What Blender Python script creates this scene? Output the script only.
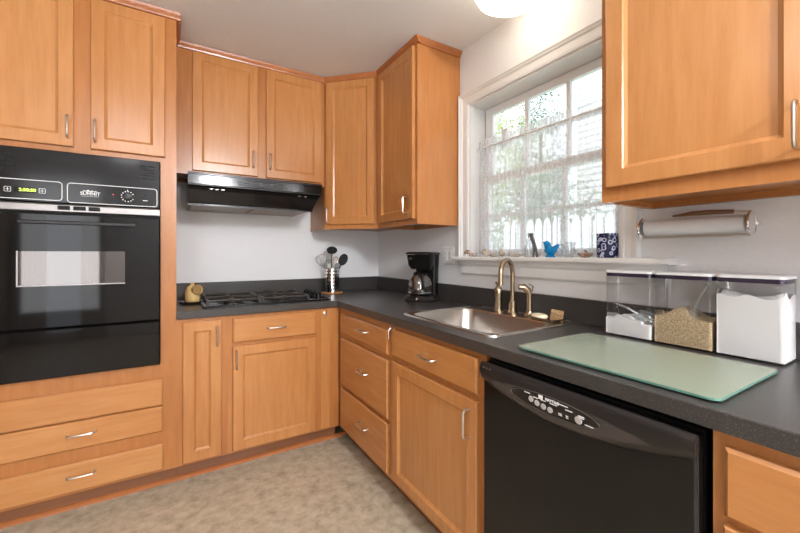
import bpy, bmesh, math, random
from mathutils import Vector, Matrix, noise
R = math.radians
PI = math.pi
random.seed(7)
C = bpy.context.scene.collection
for o in list(bpy.data.objects): bpy.data.objects.remove(o)

# ---------------------------------------------------------------- camera, world, lights, exposure
cd = bpy.data.cameras.new('camera'); cam = bpy.data.objects.new('camera', cd); C.objects.link(cam)
cam.location = (-1.53, -2.885, 1.223); cam.rotation_euler = (R(90), 0, R(-31.3))
cd.sensor_width = 36; cd.lens = 370*36/800; cd.shift_y = -12.5/800; cd.clip_start = .02; cd.clip_end = 200
bpy.context.scene.camera = cam
vs = bpy.context.scene.view_settings
vs.view_transform = 'Standard'; vs.look = 'None'; vs.gamma = 1; vs.use_curve_mapping = False; vs.exposure = 0.36
W = bpy.data.worlds.new('sky'); bpy.context.scene.world = W; W.use_nodes = True
bg = W.node_tree.nodes['Background']; bg.inputs[0].default_value = (.80, .90, 1, 1); bg.inputs[1].default_value = 2.1
sd = bpy.data.lights.new('sun', 'SUN'); sd.energy = 3.4; sd.angle = R(3); sd.color = (1, .96, .9)
sun = bpy.data.objects.new('sun', sd); C.objects.link(sun); sun.rotation_euler = (R(15), R(-40), 0)
def area(name, loc, rot, sx, sy, power, col):
    d = bpy.data.lights.new(name, 'AREA'); d.shape = 'RECTANGLE'; d.size = sx; d.size_y = sy; d.energy = power; d.color = col
    o = bpy.data.objects.new(name, d); C.objects.link(o); o.location = loc; o.rotation_euler = rot
    return o
# added area light in front of the patio door, brightens the room from behind
area('rear_door_fill', (-2.85, -5.12, 1.35), (R(90), 0, 0), .8, 1.8, 22, (.93, .96, 1))

# ---------------------------------------------------------------- materials
def mat(name, col=(.8, .8, .8), rough=.5, metal=0, **kw):
    m = bpy.data.materials.new(name); m.use_nodes = True
    b = m.node_tree.nodes['Principled BSDF']
    b.inputs['Base Color'].default_value = (*col, 1); b.inputs['Roughness'].default_value = rough; b.inputs['Metallic'].default_value = metal
    for k, v in kw.items():
        b.inputs[k.replace('_', ' ')].default_value = v
    return m
def ramp(nt, src, stops):
    r = nt.nodes.new('ShaderNodeValToRGB')
    while len(r.color_ramp.elements) < len(stops): r.color_ramp.elements.new(.5)
    for e, (p, c) in zip(r.color_ramp.elements, stops): e.position = p; e.color = (*c, 1)
    nt.links.new(src, r.inputs[0]); return r.outputs[0]
def noisetex(nt, scale, mapscale=(1, 1, 1), detail=4, rough=.6, rand=False, coord='Object'):
    tc = nt.nodes.new('ShaderNodeTexCoord'); mp = nt.nodes.new('ShaderNodeMapping'); mp.inputs['Scale'].default_value = mapscale
    nt.links.new(tc.outputs[coord], mp.inputs[0])
    if rand:
        oi = nt.nodes.new('ShaderNodeObjectInfo'); mu = nt.nodes.new('ShaderNodeMath'); mu.operation = 'MULTIPLY'; mu.inputs[1].default_value = 37
        nt.links.new(oi.outputs['Random'], mu.inputs[0]); nt.links.new(mu.outputs[0], mp.inputs['Location'])
    n = nt.nodes.new('ShaderNodeTexNoise'); n.inputs['Scale'].default_value = scale; n.inputs['Detail'].default_value = detail; n.inputs['Roughness'].default_value = rough
    nt.links.new(mp.outputs[0], n.inputs[0]); return n.outputs['Fac']
def wood(name, c1, c2, c3, grain='z', rough=.25, spec=.55):
    m = mat(name, c2, rough); nt = m.node_tree; b = nt.nodes['Principled BSDF']
    b.inputs['Specular IOR Level'].default_value = spec
    s = {'z': (9, 9, .9), 'x': (.9, 9, 9)}[grain]
    f = noisetex(nt, 4, s, 6, .65, True); g = noisetex(nt, 1.3, (1, 1, .6) if grain == 'z' else (.6, 1, 1), 3, .5, True)
    mx = nt.nodes.new('ShaderNodeMath'); mx.operation = 'ADD'; nt.links.new(f, mx.inputs[0]); nt.links.new(g, mx.inputs[1])
    h = nt.nodes.new('ShaderNodeMath'); h.operation = 'MULTIPLY'; h.inputs[1].default_value = .5; nt.links.new(mx.outputs[0], h.inputs[0])
    nt.links.new(ramp(nt, h.outputs[0], [(.28, c1), (.5, c2), (.72, c3)]), b.inputs['Base Color'])
    return m
def mottled(name, scale, stops, rough=.5, bump=0, spec=.5, coord='Object', detail=5, ms=(1, 1, 1)):
    m = mat(name, stops[0][1], rough); nt = m.node_tree; b = nt.nodes['Principled BSDF']; b.inputs['Specular IOR Level'].default_value = spec
    f = noisetex(nt, scale, ms, detail, .65, coord=coord); nt.links.new(ramp(nt, f, stops), b.inputs['Base Color'])
    if bump:
        bp = nt.nodes.new('ShaderNodeBump'); bp.inputs['Strength'].default_value = bump; bp.inputs['Distance'].default_value = .01
        nt.links.new(f, bp.inputs['Height']); nt.links.new(bp.outputs[0], b.inputs['Normal'])
    return m
def clear(name, tint=(1, 1, 1), refl=.08, rough=.02, haze=0, hazecol=(.9, .9, .9)):
    m = bpy.data.materials.new(name); m.use_nodes = True; nt = m.node_tree; nt.nodes.clear()
    out = nt.nodes.new('ShaderNodeOutputMaterial'); t = nt.nodes.new('ShaderNodeBsdfTransparent'); t.inputs[0].default_value = (*tint, 1)
    g = nt.nodes.new('ShaderNodeBsdfGlossy'); g.inputs['Roughness'].default_value = rough
    fr = nt.nodes.new('ShaderNodeLayerWeight'); fr.inputs[0].default_value = .25
    ml = nt.nodes.new('ShaderNodeMath'); ml.operation = 'MULTIPLY_ADD'; ml.inputs[1].default_value = .6; ml.inputs[2].default_value = refl
    nt.links.new(fr.outputs['Fresnel'], ml.inputs[0])
    mx = nt.nodes.new('ShaderNodeMixShader'); nt.links.new(ml.outputs[0], mx.inputs[0]); nt.links.new(t.outputs[0], mx.inputs[1]); nt.links.new(g.outputs[0], mx.inputs[2])
    res = mx.outputs[0]
    if haze:
        d = nt.nodes.new('ShaderNodeBsdfDiffuse'); d.inputs[0].default_value = (*hazecol, 1)
        m2 = nt.nodes.new('ShaderNodeMixShader'); m2.inputs[0].default_value = haze; nt.links.new(res, m2.inputs[1]); nt.links.new(d.outputs[0], m2.inputs[2]); res = m2.outputs[0]
    nt.links.new(res, out.inputs[0]); return m
def emis(name, col, st):
    m = mat(name, col, .4); b = m.node_tree.nodes['Principled BSDF']; b.inputs['Emission Color'].default_value = (*col, 1); b.inputs['Emission Strength'].default_value = st
    return m

M = {}
dC = ((.385, .147, .040), (.475, .202, .063), (.565, .268, .098))
fC = ((.35, .125, .034), (.43, .170, .050), (.50, .21, .070))
M['door'] = wood('maple door', *dC, 'z'); M['drawer'] = wood('maple drawer', *dC, 'x')
M['frame'] = wood('maple frame', *fC, 'z', spec=.5); M['rail'] = wood('maple rail', *fC, 'x')
M['crown'] = wood('maple crown', (.33, .10, .03), (.40, .135, .042), (.46, .17, .055), 'x')
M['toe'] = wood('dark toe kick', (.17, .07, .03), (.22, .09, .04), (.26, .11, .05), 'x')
M['wall'] = mottled('wall paint', 60, [(.3, (.76, .76, .77)), (.7, (.80, .80, .805))], .55, .03)
M['ceil'] = mottled('ceiling paint', 40, [(.3, (.78, .79, .81)), (.7, (.81, .82, .84))], .8)
M['trim'] = mat('white gloss trim paint', (.82, .82, .81), .3)
M['nickel'] = mat('brushed nickel', (.62, .58, .53), .28, 1)
M['chrome'] = mat('chrome', (.85, .85, .86), .08, 1)
M['steel'] = mottled('brushed stainless steel', 30, [(.3, (.60, .57, .54)), (.7, (.72, .69, .66))], .26, ms=(1, 12, 12)); M['steel'].node_tree.nodes['Principled BSDF'].inputs['Metallic'].default_value = 1
M['bronze'] = mat('brushed bronze nickel', (.40, .31, .21), .27, 1)
M['black'] = mat('gloss black enamel', (.007, .006, .006), .12, Specular_IOR_Level=.3)
M['blackglass'] = mat('black oven glass', (.006, .005, .005), .05, Specular_IOR_Level=.22)
M['mirror'] = mat('dark mirror oven window', (.10, .09, .085), .03, .85)
M['satin'] = mat('satin black plastic', (.018, .015, .014), .32, Specular_IOR_Level=.35)
M['matte'] = mat('matte black', (.007, .007, .007), .5, Specular_IOR_Level=.2)
M['iron'] = mottled('cast iron', 80, [(.3, (.016, .012, .009)), (.7, (.045, .033, .024))], .5)
M['white'] = mat('white print', (.8, .8, .8), .4)
M['paper'] = mottled('paper towel', 200, [(.3, (.70, .71, .74)), (.7, (.78, .79, .82))], .9, .1)
M['strip'] = mat('satin aluminium strip', (.26, .24, .23), .3, .9)
# charcoal laminate with fine pale specks
m = mottled('charcoal speckled laminate', 420, [(.50, (.036, .033, .031)), (.62, (.060, .054, .050)), (.70, (.17, .15, .13))], .30, spec=.45, detail=2); M['lam'] = m
M['floor'] = mottled('mottled vinyl floor', 17, [(.30, (.31, .25, .165)), (.5, (.48, .405, .295)), (.72, (.62, .54, .42))], .42, detail=12, spec=.35)
nt = M['floor'].node_tree
M['glass'] = clear('window glass')
M['plastic'] = clear('clear canister plastic', (.985, .985, .99), .03, .05, 0)
M['clearglass'] = clear('clear glass', (.92, .95, .96), .12, .02, .08)
M['coffeeglass'] = clear('smoked carafe glass', (.55, .50, .46), .28, .02)
M['lid'] = mat('white canister lid', (.82, .82, .83), .3)
M['seal'] = mat('purple rubber seal', (.035, .022, .06), .4)
M['flour'] = mat('white flour', (.86, .85, .84), .9)
M['grain'] = mottled('tan grain', 320, [(.38, (.42, .29, .15)), (.6, (.78, .62, .40))], .8, .6, detail=2)
M['board'] = mottled('frosted green glass', 500, [(.3, (.23, .27, .20)), (.7, (.29, .33, .25))], .18, .08, detail=1, spec=.6)
M['boardedge'] = mat('green glass edge', (.12, .26, .20), .15)
M['yellow'] = mat('yellow glazed ceramic', (.72, .50, .20), .3)
M['pot'] = mat('brown glazed dish', (.035, .022, .016), .25)
M['bluecer'] = mat('glossy turquoise ceramic', (.0, .25, .60), .1)
M['shell'] = mottled('seashell', 60, [(.4, (.36, .28, .22)), (.6, (.74, .68, .60))], .4)
M['shellbrown'] = mottled('brown seashell', 60, [(.4, (.14, .07, .04)), (.6, (.58, .40, .28))], .4)
M['woodbar'] = mat('walnut bar', (.17, .085, .045), .4)
M['sponge'] = mottled('tan sponge', 90, [(.35, (.26, .15, .07)), (.65, (.42, .27, .13))], .95, .6)
M['soap'] = mat('cream soap', (.80, .70, .52), .45)
M['pewter'] = mat('dark pewter', (.20, .19, .18), .4, .7)
M['dome'] = emis('lit frosted glass dome', (1, .88, .72), 3.0)
M['dome'].node_tree.nodes['Principled BSDF'].inputs['Base Color'].default_value = (.9, .88, .8, 1)
M['led'] = emis('green display digits', (.55, .75, .12), 1.2)
M['red'] = emis('red indicator', (.7, .05, .03), .6)
M['fence'] = mat('white picket paint', (.80, .81, .84), .6)
M['bark'] = mottled('bark', 12, [(.3, (.10, .07, .05)), (.7, (.25, .19, .14))], .9)
M['leaf1'] = mottled('yellow green leaves', 3, [(.3, (.16, .26, .05)), (.7, (.44, .56, .14))], .6)
M['leaf2'] = mottled('dark green leaves', 3, [(.3, (.04, .11, .05)), (.7, (.12, .24, .10))], .6)
M['siding'] = mat('white siding', (.74, .76, .79), .6)
M['grass'] = mottled('grass', 14, [(.3, (.08, .15, .04)), (.7, (.20, .28, .09))], .9)
M['roof'] = mottled('grey shingles', 30, [(.3, (.14, .13, .13)), (.7, (.24, .23, .22))], .9)
M['curtainback'] = mat('rear curtain cloth', (.78, .77, .75), .9)
# blue patterned cup
m = mat('blue flowered glaze', (.02, .03, .12), .2); nt = m.node_tree
tc = nt.nodes.new('ShaderNodeTexCoord'); vo = nt.nodes.new('ShaderNodeTexVoronoi'); vo.inputs['Scale'].default_value = 48; nt.links.new(tc.outputs['Object'], vo.inputs[0])
nt.links.new(ramp(nt, vo.outputs['Distance'], [(.0, (.05, .06, .2)), (.24, (.02, .025, .10)), (.30, (.62, .66, .85)), (.42, (.55, .6, .8)), (.48, (.015, .02, .09)), (1, (.02, .025, .1))]), nt.nodes['Principled BSDF'].inputs['Base Color']); M['bluecup'] = m
# sheer lace
m = bpy.data.materials.new('sheer white lace'); m.use_nodes = True; nt = m.node_tree; nt.nodes.clear()
out = nt.nodes.new('ShaderNodeOutputMaterial'); t = nt.nodes.new('ShaderNodeBsdfTransparent'); tl = nt.nodes.new('ShaderNodeBsdfTranslucent'); df = nt.nodes.new('ShaderNodeBsdfDiffuse')
for n in (tl, df): n.inputs[0].default_value = (.92, .92, .94, 1)
a1 = nt.nodes.new('ShaderNodeMixShader'); a1.inputs[0].default_value = .5; nt.links.new(tl.outputs[0], a1.inputs[1]); nt.links.new(df.outputs[0], a1.inputs[2])
f = noisetex(nt, 200, (1, 1, .6), 2, .6)
rr_ = ramp(nt, f, [(.40, (.46,)*3), (.60, (.64,)*3)])
mx = nt.nodes.new('ShaderNodeMixShader'); nt.links.new(rr_, mx.inputs[0]); nt.links.new(t.outputs[0], mx.inputs[1]); nt.links.new(a1.outputs[0], mx.inputs[2]); nt.links.new(mx.outputs[0], out.inputs[0]); M['lace'] = m

# ---------------------------------------------------------------- mesh helpers
def build(name, bm, m, parent=None, smooth=False, bevel=0, mats=None):
    me = bpy.data.meshes.new(name); bmesh.ops.recalc_face_normals(bm, faces=bm.faces); bm.to_mesh(me); bm.free()
    for x in (mats or [m]): me.materials.append(M[x] if isinstance(x, str) else x)
    o = bpy.data.objects.new(name, me); C.objects.link(o)
    if parent: o.parent = parent
    if smooth:
        for p in me.polygons: p.use_smooth = True
        if smooth != 'all':
            me.set_sharp_from_angle(angle=R(40))
    if bevel:
        b = o.modifiers.new('bevel', 'BEVEL'); b.width = bevel; b.segments = 2; b.limit_method = 'ANGLE'; b.angle_limit = R(40)
    return o
def BM(): return bmesh.new()
def box(bm, x0, x1, y0, y1, z0, z1, mi=0):
    v = [bm.verts.new((x, y, z)) for z in (z0, z1) for y in (y0, y1) for x in (x0, x1)]
    for q in ((0, 2, 3, 1), (4, 5, 7, 6), (0, 1, 5, 4), (2, 6, 7, 3), (0, 4, 6, 2), (1, 3, 7, 5)):
        bm.faces.new([v[i] for i in q]).material_index = mi
    return v
def loft(bm, rings, cap0=True, cap1=True, mi=0):
    vr = [[bm.verts.new(p) for p in r] for r in rings]; n = len(vr[0])
    for a, b in zip(vr, vr[1:]):
        for i in range(n): bm.faces.new((a[i], a[(i+1) % n], b[(i+1) % n], b[i])).material_index = mi
    if cap0: bm.faces.new(vr[0][::-1]).material_index = mi
    if cap1: bm.faces.new(vr[-1]).material_index = mi
    return vr
def lathe(bm, prof, c=(0, 0, 0), n=24, sx=1, sy=1, cap0=True, cap1=True, mi=0):
    return loft(bm, [[(c[0]+r*sx*math.cos(2*PI*i/n), c[1]+r*sy*math.sin(2*PI*i/n), c[2]+z) for i in range(n)] for r, z in prof], cap0, cap1, mi)
def tube(bm, pts, r, n=8, cap=True, mi=0):
    pts = [Vector(p) for p in pts]; rings = []; prev = None
    for i, p in enumerate(pts):
        t = (pts[min(i+1, len(pts)-1)]-pts[max(i-1, 0)]).normalized()
        if prev is None:
            a = Vector((0, 0, 1)) if abs(t.z) < .9 else Vector((1, 0, 0)); u = t.cross(a).normalized()
        else: u = (prev - t*prev.dot(t)).normalized()
        prev = u; w = t.cross(u); rr = r[i] if isinstance(r, (list, tuple)) else r
        rings.append([tuple(p+u*rr*math.cos(2*PI*k/n)+w*rr*math.sin(2*PI*k/n)) for k in range(n)])
    return loft(bm, rings, cap, cap, mi)
def rrect(x0, x1, y0, y1, r, z, n=5):
    p = []
    for cx, cy, a in ((x1-r, y1-r, 0), (x0+r, y1-r, 90), (x0+r, y0+r, 180), (x1-r, y0+r, 270)):
        for i in range(n+1):
            t = R(a+90*i/n); p.append((cx+r*math.cos(t), cy+r*math.sin(t), z))
    return p
def prism(bm, poly, z0, z1, mi=0):
    return loft(bm, [[(x, y, z0) for x, y in poly], [(x, y, z1) for x, y in poly]], mi=mi)
def extr_x(bm, prof, x0, x1, mi=0):
    return loft(bm, [[(x0, y, z) for y, z in prof], [(x1, y, z) for y, z in prof]], mi=mi)
def slab(bm, xs, ys, filled, z0, z1, f=lambda x, y, z: (x, y, z)):
    V = {}
    def v(i, j, k):
        if (i, j, k) not in V: V[(i, j, k)] = bm.verts.new(f(xs[i], ys[j], (z0, z1)[k]))
        return V[(i, j, k)]
    nx, ny = len(xs)-1, len(ys)-1
    F = lambda i, j: 0 <= i < nx and 0 <= j < ny and filled(i, j)
    for i in range(nx):
        for j in range(ny):
            if not F(i, j): continue
            bm.faces.new((v(i, j, 1), v(i+1, j, 1), v(i+1, j+1, 1), v(i, j+1, 1)))
            bm.faces.new((v(i, j, 0), v(i, j+1, 0), v(i+1, j+1, 0), v(i+1, j, 0)))
            if not F(i-1, j): bm.faces.new((v(i, j, 0), v(i, j, 1), v(i, j+1, 1), v(i, j+1, 0)))
            if not F(i+1, j): bm.faces.new((v(i+1, j, 0), v(i+1, j+1, 0), v(i+1, j+1, 1), v(i+1, j, 1)))
            if not F(i, j-1): bm.faces.new((v(i, j, 0), v(i+1, j, 0), v(i+1, j, 1), v(i, j, 1)))
            if not F(i, j+1): bm.faces.new((v(i, j+1, 0), v(i, j+1, 1), v(i+1, j+1, 1), v(i+1, j+1, 0)))
def tag(o, label, cat, group=None):
    o['label'] = label; o['category'] = cat
    if group: o['group'] = group
    return o
def thing(name, label, cat, loc=(0, 0, 0), rz=0, group=None):
    o = bpy.data.objects.new(name, None); C.objects.link(o); o.location = loc; o.rotation_euler = (0, 0, rz); o.empty_display_size = .1
    return tag(o, label, cat, group)
def struct(o): o['kind'] = 'structure'; return o
def text(name, s, size, m, parent, mtx, ext=.0004, sx=1):
    cu = bpy.data.curves.new(name, 'FONT'); cu.body = s; cu.size = size; cu.align_x = 'CENTER'; cu.align_y = 'CENTER'; cu.extrude = ext; cu.offset = .0004
    t = bpy.data.objects.new('tmp', cu); C.objects.link(t); bpy.context.view_layer.update()
    me = bpy.data.meshes.new_from_object(t.evaluated_get(bpy.context.evaluated_depsgraph_get())); bpy.data.objects.remove(t)
    me.transform(mtx @ Matrix.Diagonal((sx, 1, 1, 1))); me.materials.clear(); me.materials.append(M[m])
    o = bpy.data.objects.new(name, me); C.objects.link(o); o.parent = parent; return o
def facing_front(x, y, z): return Matrix.Translation((x, y, z)) @ Matrix.Rotation(R(90), 4, 'X')

# ---------------------------------------------------------------- room shell
H = 2.487
X0, Y0 = -3.4, -5.3
WY = (-2.08, -1.18); WZ = (1.205, 2.13)       # window opening
bm = BM(); box(bm, X0-.15, .15, Y0-.15, .15, -.1, 0); struct(build('floor', bm, 'floor'))
bm = BM(); box(bm, X0-.15, .15, Y0-.15, .15, H, H+.15); struct(build('ceiling', bm, 'ceil'))
bm = BM(); box(bm, X0-.15, .15, 0, .15, 0, H); struct(build('wall_back', bm, 'wall'))
bm = BM(); box(bm, X0-.15, X0, Y0, 0, 0, H); struct(build('wall_left', bm, mat('darkened unseen wall', (.26, .20, .155), .6)))  # unseen wall, coloured dark so less light bounces onto left-facing cabinet doors
bm = BM(); slab(bm, [Y0, WY[0], WY[1], 0], [0, WZ[0], WZ[1], H], lambda i, j: not (i == 1 and j == 1), 0, .15, lambda x, y, z: (z, x, y)); struct(build('wall_right', bm, 'wall'))
bm = BM(); slab(bm, [X0, -3.3, -2.4, 0], [0, 2.1, H], lambda i, j: not (i == 1 and j == 0), Y0-.15, Y0, lambda x, y, z: (x, z, y)); struct(build('wall_rear', bm, 'wall'))
# patio door in the rear wall behind the camera (seen only as a reflection)
door = bpy.data.objects.new('door_1', None); C.objects.link(door); struct(door); door.location = (-2.85, Y0, 0)
bm = BM()
for a, b in ((-.45, -.38), (.38, .45)): box(bm, a, b, -.1, -.04, 0, 2.1)
box(bm, -.45, .45, -.1, -.04, 2.02, 2.1); box(bm, -.45, .45, -.1, -.04, 0, .12)
build('door_frame', bm, 'trim', door)
bm = BM(); box(bm, -.40, .40, -.075, -.07, .1, 2.03); build('pane', bm, 'glass', door)
for s in (-1, 1):
    bm = BM(); pts = [(s*.46 - s*.28*i/40, .04+.025*math.sin(i*1.3)) for i in range(41)]
    vs_ = [(bm.verts.new((x, y, .04)), bm.verts.new((x, y, 2.16))) for x, y in pts]
    for p, q in zip(vs_, vs_[1:]): bm.faces.new((p[0], q[0], q[1], p[1]))
    tag(build('curtain', bm, 'curtainback', smooth='all'), 'plain white curtain hanging at the '+('left' if s < 0 else 'right')+' side of the rear patio door', 'curtain', 'rear door curtains').location = (-2.85, Y0, 0)

# ---------------------------------------------------------------- window
win = bpy.data.objects.new('window_1', None); C.objects.link(win); struct(win)
# casing with stepped profile: (outset from opening, proud of wall)
prof = [(0, 0), (0, -.012), (.012, -.016), (.016, -.010), (.045, -.014), (.050, -.020), (.060, -.024), (.064, -.028), (.070, -.028), (.070, 0)]
bm = BM(); rings = []
ya, yb = WY[1], WY[0]
for (yy, zz, dy, dz) in ((ya, WZ[0], 1, 0), (ya, WZ[1], 1, 1), (yb, WZ[1], -1, 1), (yb, WZ[0], -1, 0)):
    rings.append([(p, yy+dy*o, zz+dz*o) for o, p in prof])
loft(bm, rings); build('casing', bm, 'trim', win)
bm = BM(); j = .02
box(bm, .0, .15, ya-.012, ya, WZ[0], WZ[1]); box(bm, .0, .15, yb, yb+.012, WZ[0], WZ[1]); box(bm, .0, .15, yb+.012, ya-.012, WZ[1]-.012, WZ[1])
build('jamb', bm, 'trim', win)
bm = BM(); pr = [(-.055, 1.183), (-.062, 1.19), (-.062, 1.2), (-.055, 1.207), (.118, 1.207), (.118, 1.183)]
loft(bm, [[(x, y, z) for x, z in pr] for y in (-2.268, -1.085)]); build('window_stool', bm, 'trim', win)
bm = BM(); pr = [(0, 1.183), (-.035, 1.183), (-.03, 1.165), (-.018, 1.15), (-.018, 1.11), (-.01, 1.1), (0, 1.1)]
loft(bm, [[(x, y, z) for x, z in pr] for y in (-2.24, -1.13)]); build('apron', bm, 'trim', win)
def sash(x, z0, z1, nm):
    y0, y1 = yb+.014, ya-.02
    s = .055; rl = .042
    yi = [y0+s+(y1-y0-2*s)*k/3 for k in range(4)]; zi = [z0+rl, (z0+z1)/2, z1-rl]
    bm = BM(); box(bm, x, x+.03, y0, y0+s, z0, z1); box(bm, x, x+.03, y1-s, y1, z0, z1)
    box(bm, x, x+.03, y0+s, y1-s, z0, z0+rl); box(bm, x, x+.03, y0+s, y1-s, z1-rl, z1)
    for k in (1, 2): box(bm, x+.004, x+.026, yi[k]-.01, yi[k]+.01, z0+rl, z1-rl)
    for k in range(3): box(bm, x+.005, x+.025, yi[k]+(.01 if k else 0), yi[k+1]-(.01 if k < 2 else 0), zi[1]-.01, zi[1]+.01)
    o = build('window_sash', bm, 'trim', win)
    for a in range(3):
        for b in range(2):
            bm = BM(); box(bm, x+.013, x+.016, yi[a]+.005, yi[a+1]-.005, zi[b]+.005, zi[b+1]-.005); build('pane', bm, 'glass', o)
sash(.083, 1.208, 1.69, 'l'); sash(.118, 1.65, 2.115, 'u')
bm = BM(); box(bm, .122, .14, ya-.0195, ya-.0125, 1.7, 2.11); build('weather_strip', bm, 'matte', win)
bm = BM(); box(bm, .150, .185, ya-.16, ya-.115, 1.86, 1.97); build('sash_lock_bracket', bm, 'trim', win)

# curtain rod and sheer cafe curtain
cr = thing('curtain_rod', 'thin white cafe curtain rod set inside the window frame', 'curtain rod', (.06, -1.63, 1.862))
bm = BM(); tube(bm, [(0, -.434, 0), (0, .434, 0)], .005); build('rod', bm, 'trim', cr, True)
for s in (-1, 1):
    bm = BM(); tube(bm, [(0, s*.434, 0), (0, s*.438, 0)], .012, 12); build('end_bracket', bm, 'trim', cr, True)
bm = BM(); n = 260; rows = [(0, 1.215), (.2, 1.35), (.5, 1.55), (.85, 1.8), (1, 1.852)]
grid = []
for t, z in rows + [(1.0, 1.872), (.9, 1.905)]:
    row = []
    for i in range(n+1):
        u = i/n; y = -1.202-.855*u
        am = .004+.009*(1-t)+.004*math.sin(u*23)
        x = .062+am*math.sin(u*2*PI*26+.8*math.sin(u*31))
        if z > 1.86: x = .062+(.009 if z > 1.9 else .0065)*math.sin(u*2*PI*44+math.sin(u*40)*1.2); 
        zz = z+(.006*math.sin(u*2*PI*37) if z > 1.9 else 0)
        row.append(bm.verts.new((x if z != 1.852 else .069, y, zz)))
    grid.append(row)
for a, b in zip(grid, grid[1:]):
    for i in range(n): bm.faces.new((a[i], a[i+1], b[i+1], b[i]))
tag(build('cafe_curtain', bm, 'lace', smooth='all'), 'sheer white lace cafe curtain with ruffled top hanging across the sink window', 'curtain')

# ---------------------------------------------------------------- outdoors
bm = BM(); box(bm, .3, 30, -20, 20, -.5, -.4); o = build('lawn', bm, 'grass'); struct(o)
fe = thing('picket_fence', 'white wooden picket fence outside beyond the window', 'fence', (2.9, 0, -.4))
bm = BM(); box(bm, 0, .03, -6, 1.25, .5, .59); box(bm, 0, .03, -6, 1.25, 1.6, 1.69); build('rail', bm, 'fence', fe)
k = 0
for i in range(50):
    y = 1.17-i*.145
    bm = BM(); w = .055; loft(bm, [[(x, y-w, .05), (x, y+w, .05), (x, y+w, 2.02), (x, y+.03, 2.10), (x, y, 2.13), (x, y-.03, 2.10), (x, y-w, 2.02)] for x in (-.022, 0)])
    build('picket', bm, 'fence', fe)
def tree(x, y, rad, zc, h, leafm, label, nleaf, bs=.12, sz=1.0):
    t = thing('tree', label, 'tree', (x, y, -.4), 0, 'trees outside')
    bm = BM(); tube(bm, [(0, 0, 0), (.05, .03, zc*.6), (0, 0, zc+h*.2)], [.14, .1, .04], 10)
    for k in range(7):
        a = k*2.4; zz = zc*.55+k*.18; tube(bm, [(0, 0, zz), (rad*.4*math.cos(a), rad*.4*math.sin(a), zz+.35), (rad*.75*math.cos(a), rad*.75*math.sin(a), zz+.9)], [.05, .03, .012], 6)
    build('trunk', bm, 'bark', t, True)
    bm = BM()
    for k in range(nleaf):
        a = random.random()*2*PI; u = random.uniform(-1, 1); r = random.random()**.4
        p = Vector((rad*r*math.sqrt(1-u*u)*math.cos(a), rad*r*math.sqrt(1-u*u)*math.sin(a), zc+h*.5*r*u))
        if noise.noise(p*1.6) < -.12: continue
        d = Vector((random.gauss(0, 1), random.gauss(0, 1), random.gauss(0, 1))).normalized(); e = d.orthogonal().normalized(); s = bs*random.uniform(.5, 1)
        bm.faces.new([bm.verts.new(p+d*s), bm.verts.new(p+e*s*.45), bm.verts.new(p-d*s), bm.verts.new(p-e*s*.45)])
    build('foliage', bm, leafm, t)
tree(8.2, 7.1, 2.35, 4.2, 6.4, 'leaf1', 'light yellow green leafy tree outside, left of the house', 26000, .09)
tree(7.0, 3.75, .75, 3.6, 6.4, 'leaf2', 'narrow dark green tree outside beside the white house wall', 14000, .06)
tree(4.6, 1.7, 1.2, 1.9, 2.9, 'leaf2', 'low dark bush growing just behind the picket fence', 6500, .06)
ho = thing('house', 'neighbouring white clapboard house outside, seen at the right of the window', 'house', (7.9, -.95, -.4))
bm = BM()
for k in range(50): extr_x(bm, [(0, k*.17), (0, (k+1)*.17), (.02, (k+1)*.17), (.045, k*.17)], -4.5, 4.2)
for v in bm.verts: v.co = (-v.co.y, v.co.x, v.co.z)
build('wall', bm, 'siding', ho)
for (a, b) in ((1.0, 1.1), (-1.6, 1.1), (1.0, 3.6), (-1.6, 3.6)):
    bm = BM(); box(bm, -.08, -.05, a-.5, a+.5, b, b+1.4); f_ = build('window_frame', bm, 'trim', ho)
    for zz in (0, 1):
        bm = BM(); box(bm, -.09, -.08, a-.42, a+.42, b+.08+zz*.64, b+.08+zz*.64+.58); build('pane', bm, 'black', f_)
bm = BM(); loft(bm, [[(-.3, y, 8.6), (2.5, y, 10.4), (5.5, y, 8.6), (5.5, y, 8.5), (-.3, y, 8.5)] for y in (-4.8, 4.5)]); build('roof', bm, 'roof', ho)
bm = BM(); box(bm, .0, 5, -4.5, 4.2, 0, 8.49); build('house_body', bm, 'siding', ho)

# ---------------------------------------------------------------- cabinets
def ringsq(x0, x1, z0, z1, ins, y): return [(x0+ins, y, z0+ins), (x1-ins, y, z0+ins), (x1-ins, y, z1-ins), (x0+ins, y, z1-ins)]
def door_mesh(x0, x1, z0, z1, sw=.052, T=.02):
    bm = BM(); g = 0.0
    loft(bm, [ringsq(x0, x1, z0, z1, 0, 0), ringsq(x0, x1, z0, z1, 0, -T+.003), ringsq(x0, x1, z0, z1, .003, -T), ringsq(x0, x1, z0, z1, sw, -T), ringsq(x0, x1, z0, z1, sw+.003, -T+.004), ringsq(x0, x1, z0, z1, sw+.012, -T+.010)])
    return bm
def slab_front(x0, x1, z0, z1, T=.02):
    bm = BM(); loft(bm, [ringsq(x0, x1, z0, z1, 0, 0), ringsq(x0, x1, z0, z1, 0, -T+.006), ringsq(x0, x1, z0, z1, .007, -T)]); return bm
def pull(parent, x, z, vert, L=.10, y=-.02):
    bm = BM(); P = [(-L/2, 0), (-L/2, -.022), (-L/2+.004, -.028), (-L/2+.012, -.031), (L/2-.012, -.031), (L/2-.004, -.028), (L/2, -.022), (L/2, 0)]
    pts = [(x, y+q, z+p) if vert else (x+p, y+q, z) for p, q in P]
    tube(bm, pts, .0042, 8)
    return build('handle', bm, 'nickel', parent, True)
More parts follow.
